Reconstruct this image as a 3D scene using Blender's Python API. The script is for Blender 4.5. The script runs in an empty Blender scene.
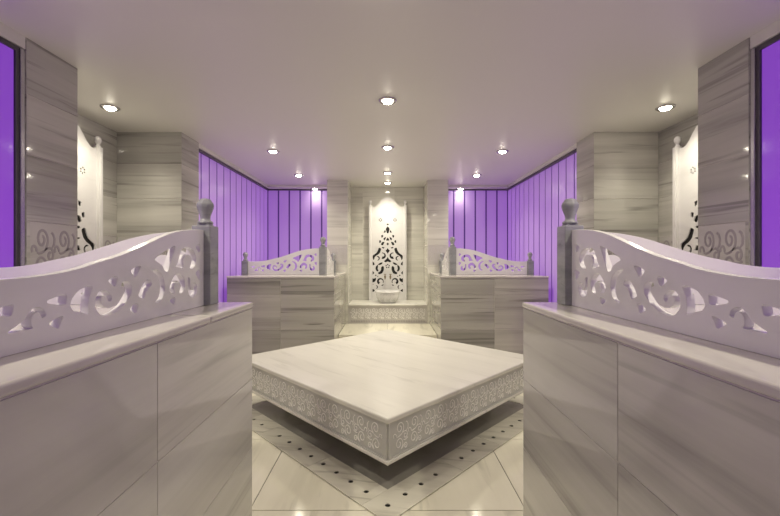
import bpy, bmesh, math, random
from mathutils import Vector, Matrix
PI = math.pi
random.seed(7)
scene = bpy.context.scene
col = scene.collection

# ------------------------------------------------------------------ helpers
def link(o, parent=None):
    col.objects.link(o)
    if parent: o.parent = parent
    return o

def empty(name, loc, label, cat, group=None, rz=0.0):
    o = bpy.data.objects.new(name, None)
    o.empty_display_size = 0.05
    o.location = loc; o.rotation_euler = (0, 0, rz)
    col.objects.link(o)
    return tag(o, label, cat, group)

def tag(o, label, cat, group=None):
    o['label'] = label; o['category'] = cat
    if group: o['group'] = group
    return o

def obj(name, bm, mats, parent=None, smooth=False, local=True, recalc=True):
    """bm -> one linked mesh object.  local=False: bm is in world coordinates, parent unrotated."""
    if recalc: bmesh.ops.recalc_face_normals(bm, faces=bm.faces[:])
    me = bpy.data.meshes.new(name)
    bm.to_mesh(me); bm.free()
    for m in (mats if isinstance(mats, (list, tuple)) else [mats]): me.materials.append(m)
    if smooth:
        for p in me.polygons: p.use_smooth = True
    o = bpy.data.objects.new(name, me)
    link(o, parent)
    if parent and not local: o.location = -Vector(parent.location)
    return o

def struct(o):
    o['kind'] = 'structure'
    return o

def new(): return bmesh.new()

def box(bm, x0, y0, z0, x1, y1, z1, mi=0, bevel=0.0, seg=2):
    vs = [bm.verts.new((x, y, z)) for z in (z0, z1) for y in (y0, y1) for x in (x0, x1)]
    fs = [(0, 2, 3, 1), (4, 5, 7, 6), (0, 1, 5, 4), (2, 6, 7, 3), (0, 4, 6, 2), (1, 3, 7, 5)]
    F = [bm.faces.new([vs[i] for i in f]) for f in fs]
    for f in F: f.material_index = mi
    if bevel > 0:
        es = list({e for f in F for e in f.edges})
        r = bmesh.ops.bevel(bm, geom=es, offset=bevel, segments=seg, affect='EDGES', profile=0.5)
        for f in r['faces']: f.material_index = mi
    return F

def rnd_layer(bm):
    return bm.faces.layers.float.get('rnd') or bm.faces.layers.float.new('rnd')

def tiles(bm, o, u, v, us, vs, mi=0, gap=0.0012, th=0.003, stagger=0.0):
    """slabs of stone on the plane o + a*u + b*v, standing th proud along u x v"""
    L = rnd_layer(bm)
    o, u, v = Vector(o), Vector(u), Vector(v)
    n = u.cross(v).normalized()
    for j in range(len(vs) - 1):
        for i in range(len(us) - 1):
            a0, a1, b0, b1 = us[i] + gap, us[i+1] - gap, vs[j] + gap, vs[j+1] - gap
            base = [bm.verts.new(o + u*a + v*b) for a, b in ((a0, b0), (a1, b0), (a1, b1), (a0, b1))]
            c = 0.0006
            top = [bm.verts.new(o + u*a + v*b + n*th) for a, b in ((a0+c, b0+c), (a1-c, b0+c), (a1-c, b1-c), (a0+c, b1-c))]
            r = random.random()
            fs = [bm.faces.new(top)] + [bm.faces.new((base[k], base[(k+1) % 4], top[(k+1) % 4], top[k])) for k in range(4)]
            for f in fs: f[L] = r; f.material_index = mi

def lathe(bm, prof, seg=32, center=(0, 0, 0), mi=0, close=False):
    cx, cy, cz = center
    rings = []
    for r, z in prof:
        if r < 1e-6: rings.append([bm.verts.new((cx, cy, cz + z))])
        else: rings.append([bm.verts.new((cx + r*math.cos(2*PI*k/seg), cy + r*math.sin(2*PI*k/seg), cz + z)) for k in range(seg)])
    for A, B in zip(rings, rings[1:]):
        for k in range(seg):
            k2 = (k + 1) % seg
            if len(A) == 1 and len(B) == 1: continue
            if len(A) == 1: f = bm.faces.new((A[0], B[k], B[k2]))
            elif len(B) == 1: f = bm.faces.new((A[k], A[k2], B[0]))
            else: f = bm.faces.new((A[k], A[k2], B[k2], B[k]))
            f.material_index = mi; f.smooth = True
    return rings

def tube(bm, pts, r, seg=10):
    pts = [Vector(p) for p in pts]; rings = []
    for i, p in enumerate(pts):
        d = (pts[min(i+1, len(pts)-1)] - pts[max(i-1, 0)]).normalized()
        a = d.cross(Vector((0, 0, 1)))
        if a.length < 1e-4: a = d.cross(Vector((1, 0, 0)))
        a.normalize(); b = d.cross(a)
        rr = r[i] if isinstance(r, (list, tuple)) else r
        rings.append([bm.verts.new(p + a*rr*math.cos(2*PI*k/seg) + b*rr*math.sin(2*PI*k/seg)) for k in range(seg)])
    for A, B in zip(rings, rings[1:]):
        for k in range(seg): bm.faces.new((A[k], A[(k+1) % seg], B[(k+1) % seg], B[k]))
    bm.faces.new(rings[0]); bm.faces.new(rings[-1])

def chaikin(P, n=2, q=0.22):
    for _ in range(n):
        Q = []
        for i in range(len(P)):
            a, b = P[i], P[(i+1) % len(P)]
            Q.append((a[0]*(1-q) + b[0]*q, a[1]*(1-q) + b[1]*q))
            Q.append((a[0]*q + b[0]*(1-q), a[1]*q + b[1]*(1-q)))
        P = Q
    return P

def fretwork(name, loops, thick, bevel=0.0):
    """flat plate (local x,z; thickness along y) with outlines and true cut-outs -> mesh datablock"""
    cu = bpy.data.curves.new(name, 'CURVE')
    cu.dimensions = '2D'; cu.fill_mode = 'BOTH'
    cu.extrude = max(thick/2 - bevel, 0.0005); cu.bevel_depth = bevel; cu.bevel_resolution = 1
    for P in loops:
        sp = cu.splines.new('POLY'); sp.points.add(len(P) - 1)
        for pt, (x, y) in zip(sp.points, P): pt.co = (x, y, 0, 1)
        sp.use_cyclic_u = True
    if bevel: cu.offset = -bevel
    o = bpy.data.objects.new(name, cu); col.objects.link(o)
    bpy.context.view_layer.update()
    dg = bpy.context.evaluated_depsgraph_get()
    me = bpy.data.meshes.new_from_object(o.evaluated_get(dg))
    bpy.data.objects.remove(o); bpy.data.curves.remove(cu)
    me.transform(Matrix.Rotation(PI/2, 4, 'X'))
    me.name = name
    for p in me.polygons: p.use_smooth = False
    return me

def mesh_obj(name, me, mats, parent=None):
    me.materials.clear()
    for m in (mats if isinstance(mats, (list, tuple)) else [mats]): me.materials.append(m)
    return link(bpy.data.objects.new(name, me), parent)

def copy_tree(o, parent=None):
    c = o.copy(); col.objects.link(c)
    if parent: c.parent = parent
    for ch in list(o.children): copy_tree(ch, c)
    return c

# ------------------------------------------------------------------ scroll relief
def spiral(cx, cy, r0, r1, a0, turns, n=26):
    P = []
    for i in range(n + 1):
        t = i/n; a = math.radians(a0) + turns*2*PI*t; r = r0 + (r1 - r0)*t**0.85
        P.append((cx + r*math.cos(a), cy + r*math.sin(a)))
    return P
UNIT = [spiral(.42, .98, .30, .07, -70, 1.45),
        spiral(.80, .60, .185, .05, 120, -1.2, 20),
        spiral(.36, .33, .29, .07, -60, 1.4),
        spiral(.82, .14, .135, .045, 130, -1.1, 18),
        spiral(.05, .72, .13, .06, -20, .70, 12),
        [(.53, .70), (.60, .75), (.70, .76)],
        [(.52, .09), (.60, .12), (.68, .20), (.74, .25)],
        [(.17, .66), (.28, .64), (.40, .66), (.52, .70)],
        [(.88, .77), (.98, .86), (1.0, 1.0), (.93, 1.12), (.84, 1.16)],
        [(.66, .42), (.74, .40), (.86, .41), (.98, .46)]]

def scroll_band(bm, f, u0, u1, v0, v1, lw, th, count=None, flip=False, asp=1.3):
    """repeats the scroll unit between u0..u1, v0..v1; f(u, v, w) -> 3D point, w = height proud of the face"""
    H = v1 - v0; W = H/asp
    n = count or max(1, round((u1 - u0)/W)); W = (u1 - u0)/n
    for k in range(n):
        for P in UNIT:
            Q = [(u0 + (k + (1-x if flip else x)*.96 + .02)*W, v0 + y/1.3*H) for x, y in P]
            rows = []
            for i, (x, y) in enumerate(Q):
                a, b = Q[max(i-1, 0)], Q[min(i+1, len(Q)-1)]
                dx, dy = b[0]-a[0], b[1]-a[1]; l = math.hypot(dx, dy) or 1
                nx, ny = -dy/l, dx/l
                w = lw*.5*(1.0 if i else .6)
                rows.append([bm.verts.new(f(x + nx*w*s, y + ny*w*s, h)) for s, h in ((-1, 0), (-.7, th), (.7, th), (1, 0))])
            for A, B in zip(rows, rows[1:]):
                for q in range(3): bm.faces.new((A[q], A[q+1], B[q+1], B[q]))

# ------------------------------------------------------------------ materials
def mat(name):
    m = bpy.data.materials.new(name); m.use_nodes = True
    nt = m.node_tree; b = nt.nodes['Principled BSDF']
    return m, nt, b

def plain(name, c, rough=.4, metal=0.0, emit=None, es=0.0, coat=0.0):
    m, nt, b = mat(name)
    b.inputs['Base Color'].default_value = (*c, 1); b.inputs['Roughness'].default_value = rough
    b.inputs['Metallic'].default_value = metal
    if coat: b.inputs['Coat Weight'].default_value = coat; b.inputs['Coat Roughness'].default_value = .1
    if emit: b.inputs['Emission Color'].default_value = (*emit, 1); b.inputs['Emission Strength'].default_value = es
    return m

def marble(name, light, mid, dark, scale=(.5, .5, 5.0), rough=.12, rz=0.0, coord='pos', amp=.22, vein=.5, spec=.5, fine=1.0):
    m, nt, b = mat(name); N, Lk = nt.nodes, nt.links
    if coord == 'pos':
        g = N.new('ShaderNodeNewGeometry'); src = g.outputs['Position']
    else:
        g = N.new('ShaderNodeTexCoord'); src = g.outputs['Object']
    at = N.new('ShaderNodeAttribute'); at.attribute_name = 'rnd'
    mul = N.new('ShaderNodeVectorMath'); mul.operation = 'SCALE'; mul.inputs[0].default_value = (13.7, 7.3, 19.1)
    Lk.new(at.outputs['Fac'], mul.inputs['Scale'])
    mp = N.new('ShaderNodeMapping'); mp.vector_type = 'TEXTURE' if False else 'POINT'
    rot = N.new('ShaderNodeVectorRotate'); rot.rotation_type = 'Z_AXIS'; rot.inputs['Angle'].default_value = rz
    Lk.new(src, rot.inputs['Vector'])
    mp.inputs['Scale'].default_value = scale
    Lk.new(rot.outputs['Vector'], mp.inputs['Vector'])
    add = N.new('ShaderNodeVectorMath'); add.operation = 'ADD'
    Lk.new(mp.outputs['Vector'], add.inputs[0]); Lk.new(mul.outputs['Vector'], add.inputs[1])
    n1 = N.new('ShaderNodeTexNoise'); n1.inputs['Scale'].default_value = 1.0
    n1.inputs['Detail'].default_value = 8; n1.inputs['Roughness'].default_value = .6; n1.inputs['Distortion'].default_value = .35
    Lk.new(add.outputs['Vector'], n1.inputs['Vector'])
    r1 = N.new('ShaderNodeValToRGB'); e = r1.color_ramp.elements
    e[0].position = .22; e[0].color = (*dark, 1); e[1].position = .72; e[1].color = (*light, 1)
    k = e.new(.46); k.color = (*mid, 1)
    Lk.new(n1.outputs['Fac'], r1.inputs['Fac'])
    # fine parallel streaks
    sc2 = N.new('ShaderNodeVectorMath'); sc2.operation = 'SCALE'; sc2.inputs['Scale'].default_value = 3.3*fine
    Lk.new(add.outputs['Vector'], sc2.inputs[0])
    n2 = N.new('ShaderNodeTexNoise'); n2.inputs['Scale'].default_value = 1.0; n2.inputs['Detail'].default_value = 4
    n2.inputs['Distortion'].default_value = .6
    Lk.new(sc2.outputs['Vector'], n2.inputs['Vector'])
    r2 = N.new('ShaderNodeValToRGB'); e = r2.color_ramp.elements
    e[0].position = .30; e[0].color = (.50, .49, .49, 1); e[1].position = .43; e[1].color = (1, 1, 1, 1)
    Lk.new(n2.outputs['Fac'], r2.inputs['Fac'])
    mx = N.new('ShaderNodeMix'); mx.data_type = 'RGBA'; mx.blend_type = 'MULTIPLY'; mx.inputs['Factor'].default_value = vein
    Lk.new(r1.outputs['Color'], mx.inputs['A']); Lk.new(r2.outputs['Color'], mx.inputs['B'])
    # slab to slab difference
    mr = N.new('ShaderNodeMapRange'); mr.inputs['To Min'].default_value = 1 - amp/2; mr.inputs['To Max'].default_value = 1 + amp/2
    Lk.new(at.outputs['Fac'], mr.inputs['Value'])
    vs = N.new('ShaderNodeVectorMath'); vs.operation = 'SCALE'
    Lk.new(mx.outputs['Result'], vs.inputs[0]); Lk.new(mr.outputs['Result'], vs.inputs['Scale'])
    Lk.new(vs.outputs['Vector'], b.inputs['Base Color'])
    b.inputs['Roughness'].default_value = rough; b.inputs['Specular IOR Level'].default_value = spec
    return m

M = {}
M['wall'] = marble('wall_marble', (.60, .59, .545), (.48, .47, .435), (.25, .24, .225), (.30, .30, 7.0), .055, amp=.34, vein=.8)
M['counter'] = marble('counter_marble', (.60, .59, .56), (.50, .485, .455), (.26, .25, .235), (.22, .22, 4.2), .07, amp=.24, vein=.45)
M['bench'] = marble('bench_marble', (.48, .47, .42), (.38, .37, .33), (.15, .145, .13), (.18, .18, 5.2), .055, amp=.34, vein=1.0)
M['white'] = marble('white_marble', (.79, .78, .78), (.74, .73, .73), (.62, .61, .61), (1.2, 1.2, 3.0), .16, coord='obj', amp=0, vein=.15)
M['top'] = marble('top_marble', (.66, .635, .60), (.57, .545, .51), (.46, .44, .42), (1.2, .8, 2), .09, amp=.1, vein=.3)
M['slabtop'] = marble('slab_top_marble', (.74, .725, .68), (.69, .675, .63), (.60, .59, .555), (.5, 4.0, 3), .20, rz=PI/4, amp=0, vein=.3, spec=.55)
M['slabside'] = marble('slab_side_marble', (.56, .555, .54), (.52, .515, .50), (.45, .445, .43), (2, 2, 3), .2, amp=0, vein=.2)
M['engrave'] = plain('engraved_lines', (.90, .89, .87), .35)
M['plaque'] = marble('plaque_marble', (.60, .58, .56), (.54, .52, .50), (.46, .44, .43), (1, 1, 3), .2, amp=.05, vein=.2)
M['engrave_dark'] = plain('engraved_dark_lines', (.34, .31, .33), .4)
M['floor'] = marble('floor_marble', (.80, .77, .66), (.73, .70, .59), (.60, .57, .47), (3.2, .5, 1), .1, amp=.12, vein=.35, spec=.14)
M['drain'] = marble('drain_marble', (.80, .78, .68), (.68, .66, .57), (.40, .39, .33), (.7, 6.0, 1), .12, rz=.2, amp=.3, vein=.5)
M['grout'] = plain('grout', (.16, .14, .12), .8)
M['grout_light'] = plain('pale_grout', (.72, .69, .65), .7)
M['post'] = marble('grey_marble', (.40, .41, .42), (.29, .30, .31), (.18, .19, .20), (3, 3, 9), .18, coord='obj', amp=0, vein=.4)
M['dark_stone'] = marble('grey_stone', (.42, .41, .38), (.34, .33, .30), (.23, .22, .20), (1, 1, 4), .1, amp=0)
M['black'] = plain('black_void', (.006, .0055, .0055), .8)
M['ceil'] = plain('ceiling_paint', (.68, .665, .63), .4)
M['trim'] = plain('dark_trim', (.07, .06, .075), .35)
M['alu'] = plain('aluminium', (.45, .44, .46), .25, .8)
M['chrome'] = plain('brushed_steel', (.55, .54, .52), .22, 1.0)
M['brass'] = plain('aged_brass', (.20, .15, .08), .32, 1.0)
M['lens'] = plain('lamp_lens', (1, 1, 1), .3, 0, (1, .92, .74), 36.0)
M['purple'] = plain('purple_backlit_panel', (.42, .33, .52), .24, 0, (.26, .085, .50), .33)
M['purple_near'] = plain('violet_backlit_glass', (.16, .06, .28), .12, 0, (.22, .046, .56), .42)
M['purple_gap'] = plain('purple_joint', (.07, .03, .15), .4, 0, (.10, .02, .30), .16)
M['niche'] = marble('pale_niche_marble', (.74, .73, .665), (.63, .62, .565), (.42, .41, .375), (.3, .3, 6.5), .055, amp=.14, vein=.4)
M['engrave_pale'] = plain('engraved_pale_lines', (.50, .48, .48), .4)

# ------------------------------------------------------------------ dimensions (metres; x right, y away from the entrance, z up)
HC = 2.60                       # ceiling
XP, XW, XN = 2.045, 2.12, 2.685 # pier faces, lit panels, niche back walls
YB, YP = 6.80, 6.17             # back wall, front of the far piers
CT = 1.121                      # top of the four platforms
def rng(a, b, n): return [a + (b-a)*i/n for i in range(n+1)]

# ------------------------------------------------------------------ floor and ceiling
bm = new(); rnd_layer(bm)
box(bm, -2.85, -1.45, -.10, 2.85, 6.9, -.004, 1)
ys = [-1.4, -.74+.0, .42, 1.24, 2.06, 2.87, 3.68, 4.49, 5.3, 6.1, 6.8]
tiles(bm, (0, 0, 0), (1, 0, 0), (0, 1, 0), [-2.8, -2.22, -1.48, -.74, .74, 1.48, 2.22, 2.8], ys, 0, .0022, .004)
for v in bm.verts: v.co.z -= .004 if v.co.z > -.0045 else 0
struct(obj('floor', bm, [M['floor'], M['grout']], recalc=False))
bm = new(); box(bm, -2.85, -1.45, HC, 2.85, 6.9, HC + .1)
struct(obj('ceiling', bm, M['ceil']))

# raised step between the far platforms
bm = new(); rnd_layer(bm)
box(bm, -.672, 5.25, 0, .672, YP, .297, 1)
tiles(bm, (0, 0, .297), (1, 0, 0), (0, 1, 0), [-.672, 0, .672], [5.25, YP], 0)
tiles(bm, (-.672, 5.25, 0), (1, 0, 0), (0, 0, 1), [0, .672, 1.344], [0, .297], 0)
struct(obj('floor_step', bm, [M['floor'], M['grout']], recalc=False))

# ------------------------------------------------------------------ marble walls and piers
def stone_block(name, x0, y0, x1, y1, z0, z1, faces, zc, ucuts=None, matl='wall'):
    """a clad pier / wall: dark core + slabs on the listed faces ('x-','x+','y-')"""
    bm = new(); rnd_layer(bm); e = .003
    box(bm, x0+e, y0+e, z0, x1-e, y1-e, z1, 1)
    for f in faces:
        if f == 'y-': tiles(bm, (x0, y0+e, z0), (1, 0, 0), (0, 0, 1), ucuts or [0, x1-x0], [z-z0 for z in zc], 0)
        if f == 'x+': tiles(bm, (x1-e, y0, z0), (0, 1, 0), (0, 0, 1), ucuts or [0, y1-y0], [z-z0 for z in zc], 0)
        if f == 'x-': tiles(bm, (x0+e, y1, z0), (0, -1, 0), (0, 0, 1), ucuts or [0, y1-y0], [z-z0 for z in zc], 0)
    return struct(obj(name, bm, [M[matl], M['grout_light']], recalc=False))

ZA = [0, .40, .80, 1.20, 1.56, 1.94, 2.28, HC]
def engraved(name, parent, f, u0, u1, flip=False, count=None, z0=1.2, z1=1.56, ink='engrave_dark'):
    bm = new(); rnd_layer(bm)
    vs = [bm.verts.new(f(u, v, .0008)) for u, v in ((u0, z0 + .003), (u1, z0 + .003), (u1, z1 - .003), (u0, z1 - .003))]
    bm.faces.new(vs)
    obj('plaque', bm, M['plaque'], parent, recalc=False)
    bm = new()
    scroll_band(bm, f, u0 + .012, u1 - .012, z0 + .02, z1 - .02, .019, .0022, count, flip, 1.45)
    o = obj(name, bm, M[ink], parent, recalc=False)
    return o
side = {-1: 'left', 1: 'right'}
for s in (-1, 1):
    # near pier beside the doorless bay, with its carved course
    x0, x1 = sorted((s*XP, s*(XN + .1)))
    w = stone_block('wall_%s_near_pier' % side[s], x0, 2.18, x1, 2.54, 0, HC, ('x+' if s < 0 else 'x-', 'y-'), ZA)
    for ya, yb, fn in ((2.20, 2.53, lambda u, v, h, s=s: (s*(XP - .0005 - h), u, v)),):
        engraved('scroll_relief', w, fn, ya, yb, s > 0, 2)
    # niche back wall
    x0, x1 = sorted((s*XN, s*(XN + .1)))
    w = stone_block('wall_%s_niche' % side[s], x0, 2.54, x1, 3.82, 0, HC, ('x+' if s < 0 else 'x-',), ZA, [0, .64, 1.28])
    engraved('scroll_relief', w, lambda u, v, h, s=s: (s*(XN - .0005 - h), u, v), 2.55, 3.80, s > 0, 7)
    # second pier
    x0, x1 = sorted((s*XP, s*(XN + .1)))
    w = stone_block('wall_%s_far_pier' % side[s], x0, 3.82, x1, 4.17, 0, HC, ('x+' if s < 0 else 'x-', 'y-'), ZA)
    engraved('scroll_relief', w, lambda u, v, h, s=s: (s*u, 3.8195 - h, v), XP + .01, XN - .01, s < 0, 4)
    # piers either side of the fountain
    x0, x1 = sorted((s*.636, s*.972))
    w = stone_block('wall_back_pier_%s' % side[s], x0, YP, x1, YB, 0, HC, ('y-', 'x+', 'x-'), [0, .3, .605, .9, 1.2, 1.56, 1.84, 2.1, 2.34, HC], None, 'niche')
    engraved('scroll_relief', w, lambda u, v, h, s=s: (s*u, YP - .0005 - h, v), .645, .965, s < 0, 2, 1.24, 1.56, 'engrave_pale')
bm = new(); rnd_layer(bm)
box(bm, -.64, YB + .003, 0, .64, YB + .1, HC, 1)
tiles(bm, (-.64, YB + .003, 0), (1, 0, 0), (0, 0, 1), [0, .2, .76, 1.28], [0, .605, .9, 1.2, 1.5, 1.8, 2.1, 2.4, HC], 0)
struct(obj('wall_back', bm, [M['niche'], M['grout_light']], recalc=False))
bm = new(); rnd_layer(bm)
box(bm, -2.3, -1.5, 0, 2.3, -1.403, HC, 1)
tiles(bm, (2.3, -1.403, 0), (-1, 0, 0), (0, 0, 1), rng(0, 4.6, 6), rng(0, HC, 7), 0)
struct(obj('wall_front', bm, [M['wall'], M['grout_light']], recalc=False))

# ------------------------------------------------------------------ backlit purple panel walls
def lit_wall(name, origin, udir, length, n_in, pitch, z1, gap=.026, face='purple'):
    """vertical backlit boards with dark joints between; n_in points into the room"""
    bm = new(); o, u, n = Vector(origin), Vector(udir), Vector(n_in)
    def slab(a, b, d0, d1, mi, za, zb):
        P = [o + u*p + n*d for p in (a, b) for d in (d0, d1)]
        vs = [bm.verts.new((q.x, q.y, z)) for z in (za, zb) for q in P]
        for f in ((0, 1, 3, 2), (4, 6, 7, 5), (0, 4, 5, 1), (2, 3, 7, 6), (0, 2, 6, 4), (1, 5, 7, 3)):
            bm.faces.new([vs[i] for i in f]).material_index = mi
    slab(0, length, -.05, -.003, 1, 0, z1)
    k = max(1, round(length/pitch)); w = length/k
    for i in range(k):
        slab(i*w + gap/2, (i+1)*w - gap/2, -.012, 0, 0, 0, z1)
    return struct(obj(name, bm, [M[face], M['purple_gap']]))
for s in (-1, 1):
    lit_wall('wall_%s' % side[s], (s*XW, 4.172, 0), (0, 1, 0), YB - 4.172, (-s, 0, 0), .2, 2.558)
    lit_wall('wall_%s_near' % side[s], (s*2.068, -1.40, 0), (0, 1, 0), 3.53, (-s, 0, 0), .7, 2.50, .004, 'purple_near')
    lit_wall('wall_back_%s' % side[s], (s*.975, YB, 0), (s, 0, 0), XW - .975, (0, -1, 0), .2, 2.558)
# bulkheads above the panels with their dark trim
n = 1
for s in (-1, 1):
    for a in ((s*2.062, 4.172, 2.562, s*2.2, YB, HC), (s*.975, 6.60, 2.562, s*2.062, YB, HC), (s*2.050, -1.4, 2.532, s*2.2, 2.178, HC)):
        bm = new(); x0, x1 = sorted((a[0], a[3])); box(bm, x0, a[1], a[2], x1, a[4], a[5])
        struct(obj('trim_%d' % n, bm, M['ceil'])); n += 1
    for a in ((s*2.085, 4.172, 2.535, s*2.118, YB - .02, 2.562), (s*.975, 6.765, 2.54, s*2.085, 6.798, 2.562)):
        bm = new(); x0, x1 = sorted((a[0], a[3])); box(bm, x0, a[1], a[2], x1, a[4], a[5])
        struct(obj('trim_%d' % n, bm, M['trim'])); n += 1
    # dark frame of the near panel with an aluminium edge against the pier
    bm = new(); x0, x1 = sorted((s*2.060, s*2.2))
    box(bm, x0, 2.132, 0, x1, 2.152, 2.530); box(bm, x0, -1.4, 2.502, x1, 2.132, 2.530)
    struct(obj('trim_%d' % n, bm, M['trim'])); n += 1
    bm = new(); x0, x1 = sorted((s*2.050, s*2.2)); box(bm, x0, 2.153, 0, x1, 2.178, 2.530, 0, .003)
    struct(obj('trim_%d' % n, bm, M['alu'])); n += 1

# ------------------------------------------------------------------ platforms
def platform(label, s, y0, y1, xi, xo, seam, us_aisle, us_end, zc, matl, lip=.012):
    t = empty('marble_platform', (s*(xi+xo)/2, (y0+y1)/2, 0), label, 'platform', 'marble clad platforms')
    bm = new(); rnd_layer(bm); e = .003
    xa, xb = sorted((s*xi, s*xo))
    box(bm, xa+e, y0+e, 0, xb-e, y1-e, CT - .028, 1)
    if s < 0: tiles(bm, (s*xi - e, y0, 0), (0, 1, 0), (0, 0, 1), [u - y0 for u in us_aisle], zc, 0)
    else: tiles(bm, (s*xi + e, y1, 0), (0, -1, 0), (0, 0, 1), [y1 - u for u in reversed(us_aisle)], zc, 0)
    return t, bm, xa, xb
def top_piece(t, xa, xb, y0, y1, b=.010):
    bm = new(); rnd_layer(bm); box(bm, xa, y0, CT - .028, xb, y1, CT, 0, b, 4)
    L = rnd_layer(bm); r = random.random()
    for f in bm.faces: f[L] = r
    obj('top_slab', bm, M['top'], t, local=False, smooth=False)
ZN = [0, .37, .725, CT - .03]
for s in (-1, 1):
    t, bm, xa, xb = platform('%s near platform of pale veined marble along the aisle, carrying an L of carved rails' % ('left' if s < 0 else 'right'),
                   s, -1.0, 2.0, .704, 2.052, 1.525, [-1.0, -.45, .36, 1.178, 2.0], None, ZN, 'counter')
    tiles(bm, (xb, 2.0 - .003, 0), (-1, 0, 0), (0, 0, 1), [0, .67, 1.348], ZN, 0)
    tiles(bm, (xa, -1.0 + .003, 0), (1, 0, 0), (0, 0, 1), [0, .67, 1.348], ZN, 0)
    obj('clad_body', bm, [M['counter'], M['grout_light']], t, local=False, recalc=False)
    xi = s*(.704 - .006); xo = s*2.055
    a, b = sorted((xi, xo))
    if s < 0:
        top_piece(t, a, b, -1.0, 1.524); top_piece(t, a, b, 1.526, 2.006)
    else:
        top_piece(t, a, b, -1.0, 2.006)
for s in (-1, 1):
    t, bm, xa, xb = platform('%s far platform of grey veined marble against the purple wall, topped by a carved rail' % ('left' if s < 0 else 'right'),
                   s, 4.88, 6.165, .675, 2.04, None, [4.88, 5.52, 6.165], None, [0, .44, .885, CT - .03], 'bench')
    tiles(bm, (xa, 4.88 + .003, 0), (1, 0, 0), (0, 0, 1), [0, .682, 1.365], [0, .44, .885, CT - .03], 0)
    obj('clad_body', bm, [M['bench'], M['grout_light']], t, local=False, recalc=False)
    a, b = sorted((s*.669, s*2.045)); top_piece(t, a, b, 4.874, 6.165)

# ------------------------------------------------------------------ carved rails
HOLES = [
    [(0.04,0.298),(0.081,0.278),(0.04,0.249)],
    [(0.072,0.216),(0.078,0.244),(0.108,0.268),(0.161,0.278),(0.197,0.266),(0.217,0.236),(0.231,0.203),(0.251,0.194),(0.183,0.183),(0.19,0.202),(0.183,0.228),(0.161,0.244),(0.131,0.242),(0.113,0.224),(0.119,0.201),(0.134,0.182),(0.108,0.179),(0.085,0.192)],
    [(0.244,0.281),(0.283,0.271),(0.399,0.225),(0.355,0.207),(0.338,0.198),(0.322,0.176),(0.302,0.174),(0.277,0.221)],
    [(0.035,0.179),(0.081,0.16),(0.039,0.117)],
    [(0.077,0.116),(0.062,0.09),(0.072,0.063),(0.108,0.048),(0.139,0.065),(0.149,0.105),(0.149,0.143),(0.127,0.142),(0.13,0.107),(0.119,0.085),(0.099,0.081),(0.093,0.101),(0.104,0.116)],
    [(0.175,0.103),(0.175,0.137),(0.204,0.161),(0.238,0.164),(0.27,0.142),(0.292,0.105),(0.28,0.086),(0.251,0.083),(0.26,0.102),(0.244,0.123),(0.22,0.129),(0.201,0.112),(0.217,0.084),(0.211,0.076),(0.187,0.081)],
    [(0.244,0.068),(0.295,0.056),(0.257,0.032)],
    [(0.405,0.188),(0.361,0.18),(0.329,0.149),(0.32,0.11),(0.338,0.071),(0.366,0.054),(0.391,0.058),(0.366,0.074),(0.355,0.1),(0.357,0.134),(0.372,0.161),(0.399,0.176)],
    [(0.408,0.126),(0.413,0.144),(0.434,0.15),(0.454,0.138),(0.474,0.118),(0.488,0.094),(0.454,0.078),(0.444,0.1),(0.429,0.117)],
    [(0.466,0.202),(0.493,0.199),(0.53,0.185),(0.5,0.157)],
    [(0.585,0.167),(0.609,0.169),(0.636,0.156),(0.602,0.133)],
    [(0.484,0.066),(0.507,0.069),(0.536,0.051),(0.498,0.031)],
    [(0.527,0.14),(0.545,0.151),(0.566,0.148),(0.575,0.137),(0.557,0.132),(0.553,0.118),(0.57,0.099),(0.591,0.078),(0.615,0.07),(0.638,0.07),(0.66,0.082),(0.667,0.098),(0.66,0.111),(0.647,0.112),(0.636,0.103),(0.634,0.094),(0.625,0.089),(0.617,0.095),(0.62,0.109),(0.634,0.122),(0.653,0.129),(0.674,0.124),(0.688,0.103),(0.686,0.076),(0.667,0.054),(0.638,0.046),(0.595,0.053),(0.553,0.074),(0.525,0.103),(0.52,0.121)],
    [(0.695,0.143),(0.712,0.147),(0.751,0.135),(0.772,0.115),(0.779,0.096),(0.769,0.08),(0.744,0.074),(0.711,0.059),(0.715,0.083),(0.711,0.113)],
    [(0.79,0.128),(0.804,0.128),(0.852,0.118),(0.851,0.11),(0.793,0.097)],
    [(0.801,0.07),(0.815,0.07),(0.85,0.057),(0.818,0.037),(0.81,0.054)],
    [(0.856,0.08),(0.86,0.093),(0.872,0.103),(0.889,0.104),(0.902,0.094),(0.914,0.076),(0.963,0.052),(0.891,0.052),(0.898,0.061),(0.898,0.078),(0.891,0.09),(0.88,0.094),(0.872,0.088),(0.867,0.075),(0.86,0.076)],
    [(0.941,0.118),(0.953,0.118),(0.983,0.113),(0.998,0.11),(0.994,0.101),(0.983,0.1),(0.947,0.09)],
]

PROF = [(0, .362), (.05, .362), (.10, .358), (.16, .351), (.22, .342), (.31, .321), (.42, .286), (.52, .254), (.60, .232), (.655, .220), (.75, .198), (.86, .184), (.96, .180), (1.035, .180)]
def rail_mesh(name, L):
    k = L/1.035
    top = []
    for i in range(len(PROF) - 1):                       # smooth the crest
        for j in range(4):
            t = j/4; p0 = PROF[max(i-1, 0)]; p1, p2 = PROF[i], PROF[i+1]; p3 = PROF[min(i+2, len(PROF)-1)]
            h = .5*((2*p1[1]) + (p2[1]-p0[1])*t + (2*p0[1]-5*p1[1]+4*p2[1]-p3[1])*t*t + (3*p1[1]-p0[1]-3*p2[1]+p3[1])*t**3)
            top.append(((p1[0] + (p2[0]-p1[0])*t), h))
    top.append(PROF[-1])
    loops = [[(0, 0), (1.035, 0)] + top[::-1]] + [chaikin(h, 2, .16) for h in HOLES]
    loops = [[(x*k, y) for x, y in P] for P in loops]
    return fretwork(name, loops, .026, .0018)
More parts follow.
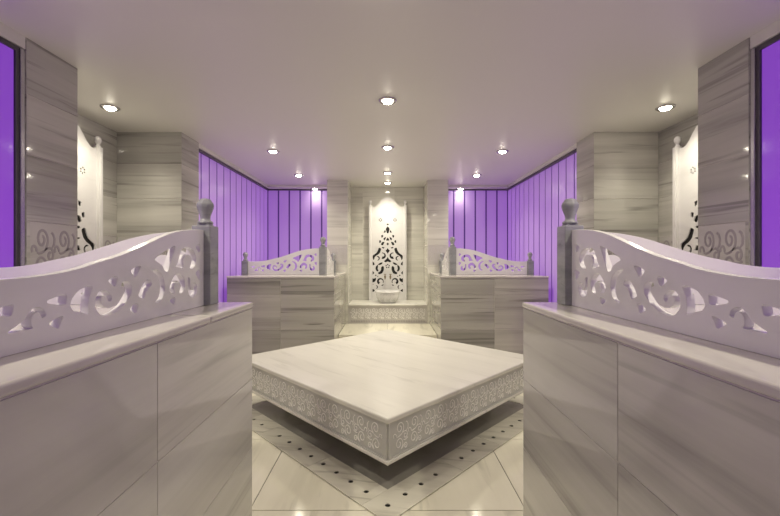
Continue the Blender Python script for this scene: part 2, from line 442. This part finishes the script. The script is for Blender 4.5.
ME_LONG, ME_MID, ME_SHORT = rail_mesh('carved_rail', 1.035), rail_mesh('carved_rail', .985), rail_mesh('carved_rail', .66)
ME_CROSS = rail_mesh('carved_rail', 1.085)
def rail(me, x, y, rz, label, group):
    o = mesh_obj('carved_rail', me, M['white'])
    o.location = (x, y, CT + .0005); o.rotation_euler = (0, 0, rz)
    tag(o, label, 'carved rail', group)
for s in (-1, 1):
    lr = 'left' if s < 0 else 'right'
    rail(ME_LONG, s*.898, 1.853, -PI/2, 'large pierced marble rail on the %s side of the aisle, rising to a grey post' % lr, 'pierced marble rails')
    rail(ME_CROSS, s*.947, 1.900, PI if s < 0 else 0, 'pierced marble rail crossing the %s near platform end, half hidden behind the aisle rail' % lr, 'pierced marble rails')
    rail(ME_MID, s*.947, 5.340, PI if s < 0 else 0, 'pierced marble rail facing the room on top of the %s far platform' % lr, 'pierced marble rails')
    rail(ME_SHORT, s*.862, 5.402, PI/2, 'short pierced marble rail running back towards the fountain on the %s far platform' % lr, 'pierced marble rails')

# ------------------------------------------------------------------ posts
def make_post(h, w, label):
    t = empty('rail_post', (0, 0, 0), label, 'post', 'grey marble posts')
    bm = new(); a = w/2
    box(bm, -a, -a, 0, a, a, h, 0, .005, 2)
    obj('shaft', bm, M['post'], t)
    bm = new(); box(bm, -a*.62, -a*.62, h, a*.62, a*.62, h + .010, 0, .003, 2)
    k = w/.09
    prof = [(.0, .010), (.034, .010), (.036, .016), (.033, .022), (.024, .026), (.0225, .036), (.026, .052), (.034, .072), (.0395, .088),
            (.041, .100), (.037, .112), (.031, .117), (.030, .121), (.024, .128), (.012, .132), (0, .133)]
    prof = [(r*k, h + z*k) for r, z in prof]
    lathe(bm, prof, 28)
    # shallow lobes round the bulb
    for v in bm.verts:
        z = (v.co.z - h)/k
        if .05 < z < .125:
            an = math.atan2(v.co.y, v.co.x); q = 1 - .06*abs(math.sin(4*an))
            v.co.x *= q; v.co.y *= q
    obj('finial', bm, M['post'], t)
    return t
high = make_post(.386, .092, ''); low = make_post(.190, .080, '')
first = {'high': True, 'low': True}
def post(kind, x, y, label):
    src = high if kind == 'high' else low
    if first[kind]: o = src; first[kind] = False
    else: o = copy_tree(src)
    o.location = (x, y, CT + .0005); o['label'] = label
for s in (-1, 1):
    lr = 'left' if s < 0 else 'right'
    post('high', s*.900, 1.900, 'tall grey post with acorn finial at the corner of the %s near platform' % lr)
    post('high', s*.900, 5.355, 'tall grey post with acorn finial at the aisle corner of the %s far platform' % lr)
    post('low', s*1.975, 5.345, 'short grey post with round finial at the purple wall end of the %s far rail' % lr)
    post('low', s*.862, 6.105, 'short post with dark finial at the %s far platform back corner, beside the fountain niche' % lr)

# ------------------------------------------------------------------ central heated slab (turned 45 degrees)
t = empty('central_slab', (0, 3.5, 0), 'large square polished marble slab set corner-on in the middle of the floor', 'marble slab', rz=PI/4)
S = .960
bm = new(); rnd_layer(bm); box(bm, -S, -S, .418, S, S, .452, 0, .010, 4)
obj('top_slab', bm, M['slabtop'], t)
bm = new(); rnd_layer(bm); box(bm, -S+.018, -S+.018, .210, S-.018, S-.018, .420); B = S - .018
e = .010
for k in range(4):                                      # raised border round each engraved face
    R = Matrix.Rotation(k*PI/2, 3, 'Z'); st = len(bm.verts); bm.verts.ensure_lookup_table()
    for a in ((-B, .210, -B+.026, .420), (B-.026, .210, B, .420), (-B+.026, .412, B-.026, .420), (-B+.026, .210, B-.026, .220)):
        box(bm, a[0], -B - e, a[1], a[2], -B + .001, a[3])
    bm.verts.ensure_lookup_table()
    for v in bm.verts[st:]: v.co = R @ v.co
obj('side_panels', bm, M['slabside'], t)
bm = new(); rnd_layer(bm); box(bm, -S, -S, .190, S, S, .212, 0, .007, 3)
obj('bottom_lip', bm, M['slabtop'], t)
bm = new(); rnd_layer(bm); box(bm, -.66, -.66, 0.0045, .66, .66, .192); box(bm, -.893, -.893, .0005, .893, .893, .0050)
obj('plinth', bm, M['dark_stone'], t)
for k in range(4):
    bm = new(); R = Matrix.Rotation(k*PI/2, 3, 'Z')
    scroll_band(bm, lambda u, v, h: R @ Vector((u, -B - h - .0004, v)), -B+.045, B-.045, .226, .406, .0060, .0022, 14, k % 2 == 1)
    obj('scroll_relief', bm, M['engrave'], t, recalc=False)

# drainage border round the slab: pierced strips over a dark gutter
for k in range(4):
    R = Matrix.Rotation(k*PI/2 + PI/4, 4, 'Z')
    C0 = .997; a0, b0 = C0 - .10, C0 + .10
    cuts = [-a0, -.70, -.05, .42, b0] if k % 2 == 0 else [-a0, -.36, .30, .62, b0]
    loops = []
    for c0, c1 in zip(cuts, cuts[1:]): loops.append([(c0 + .0012, a0), (c1 - .0012, a0), (c1 - .0012, b0), (c0 + .0012, b0)])
    j = C0 - .14*(0 if k % 2 == 0 else 1)
    while j > -a0:
        if all(abs(j - c) > .022 for c in cuts): loops.append([(j + .0155*math.cos(q*PI/8), C0 + .0155*math.sin(q*PI/8)) for q in range(16)])
        j -= .14
    me = fretwork('trim_drain', loops, .005, 0)
    me.transform(Matrix.Rotation(-PI/2, 4, 'X'))
    at = me.attributes.new('rnd', 'FLOAT', 'FACE')
    rr = [random.random() for _ in cuts]
    for p in me.polygons:
        at.data[p.index].value = rr[sum(p.center.x > c for c in cuts[1:-1])]
    me.transform(R @ Matrix.Rotation(PI, 4, 'Z')); me.transform(Matrix.Translation((0, 3.5, .0055)))
    o = struct(mesh_obj('trim_drain_border', me, M['drain']))
    bm = new(); box(bm, -a0, a0 + .03, .0008, b0 - .02, b0 - .03, .0022)
    g = obj('gutter', bm, M['black'], o)
    g.data.transform(R @ Matrix.Rotation(PI, 4, 'Z')); g.data.transform(Matrix.Translation((0, 3.5, 0)))

# ------------------------------------------------------------------ fountain ledge, boards, basin, taps
def ledge(label, x0, x1, y0, y1, z0, z1, rot=None):
    t = empty('stone_ledge', ((x0+x1)/2, (y0+y1)/2, z0), label, 'ledge')
    bm = new(); rnd_layer(bm); box(bm, x0, y0 + .012, z0, x1, y1, z1 - .028)
    for a in ((x0, z0, x0 + .02, z1 - .028), (x1 - .02, z0, x1, z1 - .028), (x0 + .02, z1 - .045, x1 - .02, z1 - .028), (x0 + .02, z0, x1 - .02, z0 + .012)):
        box(bm, a[0], y0 + .004, a[1], a[2], y0 + .013, a[3])
    obj('riser', bm, M['plaque'], t, local=False)
    bm = new(); rnd_layer(bm); box(bm, x0, y0 - .004, z1 - .028, x1, y1, z1, 0, .008, 3)
    obj('seat_slab', bm, M['slabtop'], t, local=False)
    return t
tl = ledge('low marble ledge with engraved front under the carved fountain board', -.634, .634, 6.165, YB - .002, .2975, .610)
bm = new()
scroll_band(bm, lambda u, v, h: (u, 6.1765 - h, v), -.60, .60, .365, .555, .0055, .0022, 11)
obj('scroll_relief', bm, M['engrave'], tl, local=False, recalc=False)
bm = new()
for k in range(30):
    x = -.60 + k*.04
    P = spiral(x + .02, .338, .017, .005, -90, 1.3, 12)
    rows = []
    for i, (a, b) in enumerate(P):
        q, r = P[max(i-1, 0)], P[min(i+1, len(P)-1)]; dx, dy = r[0]-q[0], r[1]-q[1]; l = math.hypot(dx, dy)
        rows.append([bm.verts.new((a - dy/l*.003*sg, 6.1745, b + dx/l*.003*sg)) for sg in (-1, 1)])
    for A, Bq in zip(rows, rows[1:]): bm.faces.new((A[0], A[1], Bq[1], Bq[0]))
obj('dark_scroll_border', bm, M['engrave_dark'], tl, local=False, recalc=False)
for s in (-1, 1):
    lr = 'left' if s < 0 else 'right'
    xa, xb = sorted((s*2.25, s*(XN - .006)))
    t = empty('stone_ledge', (s*2.46, 3.18, 0), 'low marble ledge inside the %s side niche, carrying its carved board' % lr, 'ledge')
    bm = new(); rnd_layer(bm); box(bm, xa, 2.545, .0005, xb, 3.815, .662); obj('riser', bm, M['plaque'], t, local=False)
    bm = new(); rnd_layer(bm); box(bm, xa - .004, 2.545, .662, xb, 3.815, .690, 0, .008, 3); obj('seat_slab', bm, M['slabtop'], t, local=False)

def arc(cx, cy, r, a0, a1, w0, w1, n=12):
    """crescent of width w0 at its middle tapering to w1 at the tips"""
    O, I = [], []
    for i in range(n + 1):
        t = i/n; a = math.radians(a0 + (a1-a0)*t); w = w1 + (w0-w1)*math.sin(PI*t)
        O.append((cx + (r+w/2)*math.cos(a), cy + (r+w/2)*math.sin(a))); I.append((cx + (r-w/2)*math.cos(a), cy + (r-w/2)*math.sin(a)))
    return O + I[::-1]
def comma(cx, cy, r, a0, a1, w):                        # scroll with a fat round end
    O, I = [], []
    n = 14
    for i in range(n + 1):
        t = i/n; a = math.radians(a0 + (a1-a0)*t); rr = r*(1 - .35*t); ww = w*(.25 + .95*t)
        O.append((cx + (rr+ww/2)*math.cos(a), cy + (rr+ww/2)*math.sin(a))); I.append((cx + (rr-ww/2)*math.cos(a), cy + (rr-ww/2)*math.sin(a)))
    return O + I[::-1]
def grow(P, k):
    cx, cy = sum(p[0] for p in P)/len(P), sum(p[1] for p in P)/len(P)
    return [(cx + (x-cx)*k, cy + (y-cy)*k) for x, y in P]
E1 = lambda P: grow(chaikin([((u-252)*.001855, 2.446 - v*.001855) for u, v in P], 1, .15), 1.22)
e2 = lambda u, v: ((u-188)*.001754, 1.5936 - v*.001754)
E2 = lambda P: grow(chaikin([e2(u, v) for u, v in P], 2, .2), 1.08)
E3 = lambda P: grow(chaikin([e2(u, v) for u, v in P], 1, .1), 1.12)
centre = [E1([(252, 266), (262, 274), (252, 282), (242, 274)]), E1([(252, 297), (268, 318), (258, 352), (246, 352), (236, 318)]),
          E1([(252, 398), (267, 424), (237, 424)]), E1([(252, 447), (262, 458), (252, 470), (242, 458)]),
          E3([(188, 42), (197, 56), (208, 66), (197, 78), (188, 92), (179, 78), (168, 66), (179, 56)]),
          E3([(188, 132), (198, 150), (222, 170), (208, 180), (188, 172), (168, 180), (154, 170), (178, 150)])]
half = [E1([(276, 326), (290, 350), (272, 348)]), E1([(296, 374), (312, 378), (309, 398), (298, 392)]), E1([(271, 392), (292, 408), (284, 424), (273, 408)]),
        E1([(316, 428), (330, 424), (331, 446), (319, 444)]), E1([(284, 440), (306, 444), (314, 464), (298, 470)]),
        E3([(220, 34), (240, 29), (246, 38), (228, 44)]),
        E2([(256, 48), (278, 38), (285, 62), (297, 86), (316, 100), (336, 112), (334, 142), (323, 156), (318, 132), (306, 116), (286, 106), (268, 88), (260, 66)]),
        comma(*e2(238, 116), .050, 75, 290, .040), arc(*e2(292, 142), .034, 70, 265, .022, .008), E3([(326, 184), (338, 174), (336, 212), (318, 202)]),
        E2([(238, 182), (262, 186), (288, 204), (264, 208), (246, 198)]),
        E2([(230, 222), (227, 255), (243, 290), (276, 299), (284, 282), (264, 273), (253, 255), (254, 236), (246, 224)]),
        E2([(284, 206), (306, 224), (309, 250), (294, 272), (279, 268), (289, 246), (285, 226)]),
        E3([(338, 268), (338, 304), (322, 288)]), E3([(300, 310), (310, 305), (315, 314), (304, 319)]), E3([(280, 322), (290, 316), (292, 326)]),
        E3([(308, 338), (326, 346), (338, 342), (338, 380), (320, 374), (306, 358)]),
        comma(*e2(262, 372), .056, 215, -65, .036), E3([(228, 402), (240, 404), (252, 412), (238, 416)]), E3([(330, 398), (338, 402), (332, 408)]),
        arc(*e2(308, 428), .030, 100, 255, .018, .004), E3([(338, 446), (338, 478), (314, 463)])]
def star(cx, cy, R):
    out = []
    for k in range(6):
        a = k*PI/3 + PI/6; ca, sa = math.cos(a), math.sin(a)
        out.append([(cx + ca*p - sa*q, cy + sa*p + ca*q) for p, q in ((.010, 0), (.024, .0085), (R, .0), (.024, -.0085))])
    return out
def petals(cx, cy):
    out = []
    for k in range(5):
        a = PI/2 + k*2*PI/5; ca, sa = math.cos(a), math.sin(a)
        out.append([(cx + ca*p - sa*q, cy + sa*p + ca*q) for p, q in ((.018, .008), (.031, .014), (.041, 0), (.031, -.014), (.018, -.008))])
    return out
mir = lambda P: [(-x, y) for x, y in P][::-1]
topc = [(-.283, 2.262), (-.26, 2.245), (-.235, 2.243), (-.21, 2.252), (-.17, 2.285), (-.13, 2.335), (-.09, 2.378), (-.05, 2.400), (0, 2.408)]
outline = [(-.283, .611), (.283, .611)] + [(-x, y) for x, y in topc][:-1] + topc[::-1]
ME_BOARD = fretwork('pierced_board', [outline] + centre + half + [mir(P) for P in half] + star(.127, 2.016, .036) + star(-.127, 2.016, .036) + petals(*e2(188, 220)), .009, .0004)
ME_BOARD.transform(Matrix.Translation((0, 0, -.611)))
def make_board(label):
    t = empty('fountain_board', (0, 0, 0), label, 'carved fountain board', 'carved fountain boards')
    mesh_obj('pierced_board', ME_BOARD, M['white'], t)
    for sx in (-1, 1):
        bm = new()
        cx = sx*.306
        box(bm, cx - .024, -.030, 0, cx + .024, .030, 1.655, 0, .004, 2)
        box(bm, cx - .012, -.035, .05, cx + .012, -.028, 1.60, 0, .003, 2)
        lathe(bm, [(.020, 1.655), (.022, 1.664), (.014, 1.672), (.013, 1.684), (.024, 1.697), (.030, 1.716), (.027, 1.734), (.015, 1.750), (0, 1.755)], 20, (cx, 0, 0))
        obj('side_column', bm, M['white'], t)
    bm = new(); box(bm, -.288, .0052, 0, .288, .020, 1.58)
    obj('cavity_shade', bm, M['black'], t)  # black sheet standing in for the shade of the cavity behind the cut-outs
    return t
b0 = make_board('tall white pierced marble board with arched top in the centre niche, behind the basin')
b0.location = (0, 6.735, .6105)
for s in (-1, 1):
    c = copy_tree(b0); c.location = (s*2.605, 3.155, .6905); c.rotation_euler = (0, 0, -s*PI/2)
    c['label'] = 'tall white pierced board standing in the %s side niche, half hidden by the near pier' % ('left' if s < 0 else 'right')

t = empty('wash_basin', (0, 6.42, .6105), 'round carved white marble wash basin standing on the ledge', 'basin')
bm = new()
lathe(bm, [(0, 0), (.125, 0), (.135, .006), (.150, .02), (.178, .07), (.194, .125), (.198, .165), (.190, .168), (.184, .150), (.165, .09), (.12, .05), (0, .045)], 48)
obj('bowl', bm, M['white'], t)
bm = new()
lathe(bm, [(.190, .166), (.206, .166), (.209, .176), (.207, .188), (.198, .193), (.188, .190), (.184, .176), (.190, .166)], 48)
obj('rim', bm, M['white'], t)
bm = new()
def on_bowl(u, v, h):
    r = .152 + (v/.14)**.7*.044 + h + .001
    return (r*math.sin(u/.18), -r*math.cos(u/.18), .018 + v)
scroll_band(bm, on_bowl, -.565, .565, .004, .138, .008, .003, 11)
obj('scroll_relief', bm, M['slabside'], t, recalc=False)
for i, x in enumerate((-.046, .046)):
    t = empty('brass_tap', (x, 6.712, 1.02), ['left', 'right'][i] + ' one of the two small dark brass taps on the carved board', 'tap', 'brass taps')
    bm = new(); lathe(bm, [(0, -.028), (.010, -.026), (.013, -.012), (.017, 0), (.017, .010), (.012, .018), (.010, .03), (0, .031)], 16, (0, -.030, 0))
    tube(bm, [(0, -.002, 0), (0, -.012, 0), (0, -.03, 0)], .008)
    tube(bm, [(0, -.03, -.005), (0, -.065, -.004), (0, -.085, -.014), (0, -.092, -.035)], [.008, .008, .0075, .008])
    obj('spout', bm, M['brass'], t)
    bm = new(); tube(bm, [(0, -.03, .03), (0, -.03, .045)], .005); tube(bm, [(-.022, -.03, .047), (0, -.03, .05), (.022, -.03, .047)], [.006, .0045, .006])
    obj('handle', bm, M['brass'], t)

# ------------------------------------------------------------------ recessed downlights
def make_light(label):
    t = empty('ceiling_downlight', (0, 0, 0), label, 'downlight', 'recessed ceiling downlights')
    bm = new(); lathe(bm, [(.071, .0), (.071, -.004), (.064, -.011), (.052, -.012), (.043, -.004), (.042, 0)], 40)
    obj('trim_ring', bm, M['chrome'], t, recalc=True)
    bm = new(); lathe(bm, [(.042, -.001), (.039, -.012), (.031, -.020), (.017, -.025), (0, -.026)], 32)
    obj('lens', bm, M['lens'], t)
    return t
LSRC = None
def light(x, y, label, power=1.0, z=HC, shown=True):
    global LSRC
    if LSRC is None: LSRC = o = make_light(label)
    else: o = copy_tree(LSRC); o['label'] = label
    o.location = (x, y, z - .0005)
    if not shown: o['group'] = 'downlights over the near end of the room'
    l = bpy.data.lights.new('lamp', 'SPOT'); l.energy = LP*power; l.color = (1.0, .925, .72)
    l.spot_size = math.radians(135); l.spot_blend = 1.0; l.shadow_soft_size = .045
    b = bpy.data.objects.new('lamp', l); link(b, None); b.location = (x, y, z - .036)
LP = 33.0
light(0, 3.05, 'largest looking downlight, first of the middle ceiling row', .9)
light(0, 4.34, 'second downlight of the middle ceiling row, above the slab', 1.1)
light(0, 5.63, 'third downlight of the middle ceiling row, before the fountain niche', 1.1)
light(0, 6.375, 'downlight inside the fountain niche, right above the carved board', 1.05)
for s, lr in ((-1, 'left'), (1, 'right')):
    light(s*1.34, 4.50, '%s ceiling downlight between the side niche and the purple corner' % lr)
    light(s*1.34, 5.80, 'downlight above the %s far platform, close to the back wall' % lr)
    light(s*2.30, 3.19, 'downlight in the ceiling of the %s side niche' % lr, .75)
    light(s*1.27, 6.70, 'downlight in the bulkhead at the top of the %s back purple wall' % lr, .14, 2.562)
    light(s*1.34, 1.25, 'downlight over the near end of the room, beyond the top of the picture', 1.5, shown=False)
    light(s*1.34, -.2, 'downlight over the near end of the room, beyond the top of the picture', .12, shown=False)
light(0, 1.75, 'downlight over the near end of the room, beyond the top of the picture', .35, shown=False)

# ------------------------------------------------------------------ camera, world, view
w = bpy.data.worlds.new('world'); scene.world = w; w.use_nodes = True
w.node_tree.nodes['Background'].inputs['Color'].default_value = (.02, .02, .022, 1)
cam = bpy.data.cameras.new('camera'); cam.sensor_width = 36; cam.lens = 385/780*36; cam.shift_x = 2.3/780
cam.clip_start = .02
co = bpy.data.objects.new('camera', cam); col.objects.link(co)
co.location = (0, 0, 1.35); co.rotation_euler = (PI/2, 0, 0)
scene.camera = co
vs = scene.view_settings
scene.display_settings.display_device = 'sRGB'
vs.view_transform = 'Standard'; vs.look = 'None'; vs.gamma = 1; vs.use_curve_mapping = False
vs.exposure = 0.72
scene.cycles.max_bounces = 8; scene.cycles.diffuse_bounces = 5; scene.cycles.glossy_bounces = 4
scene.cycles.sample_clamp_indirect = 6; scene.cycles.caustics_reflective = False; scene.cycles.caustics_refractive = False
scene.cycles.use_denoising = True
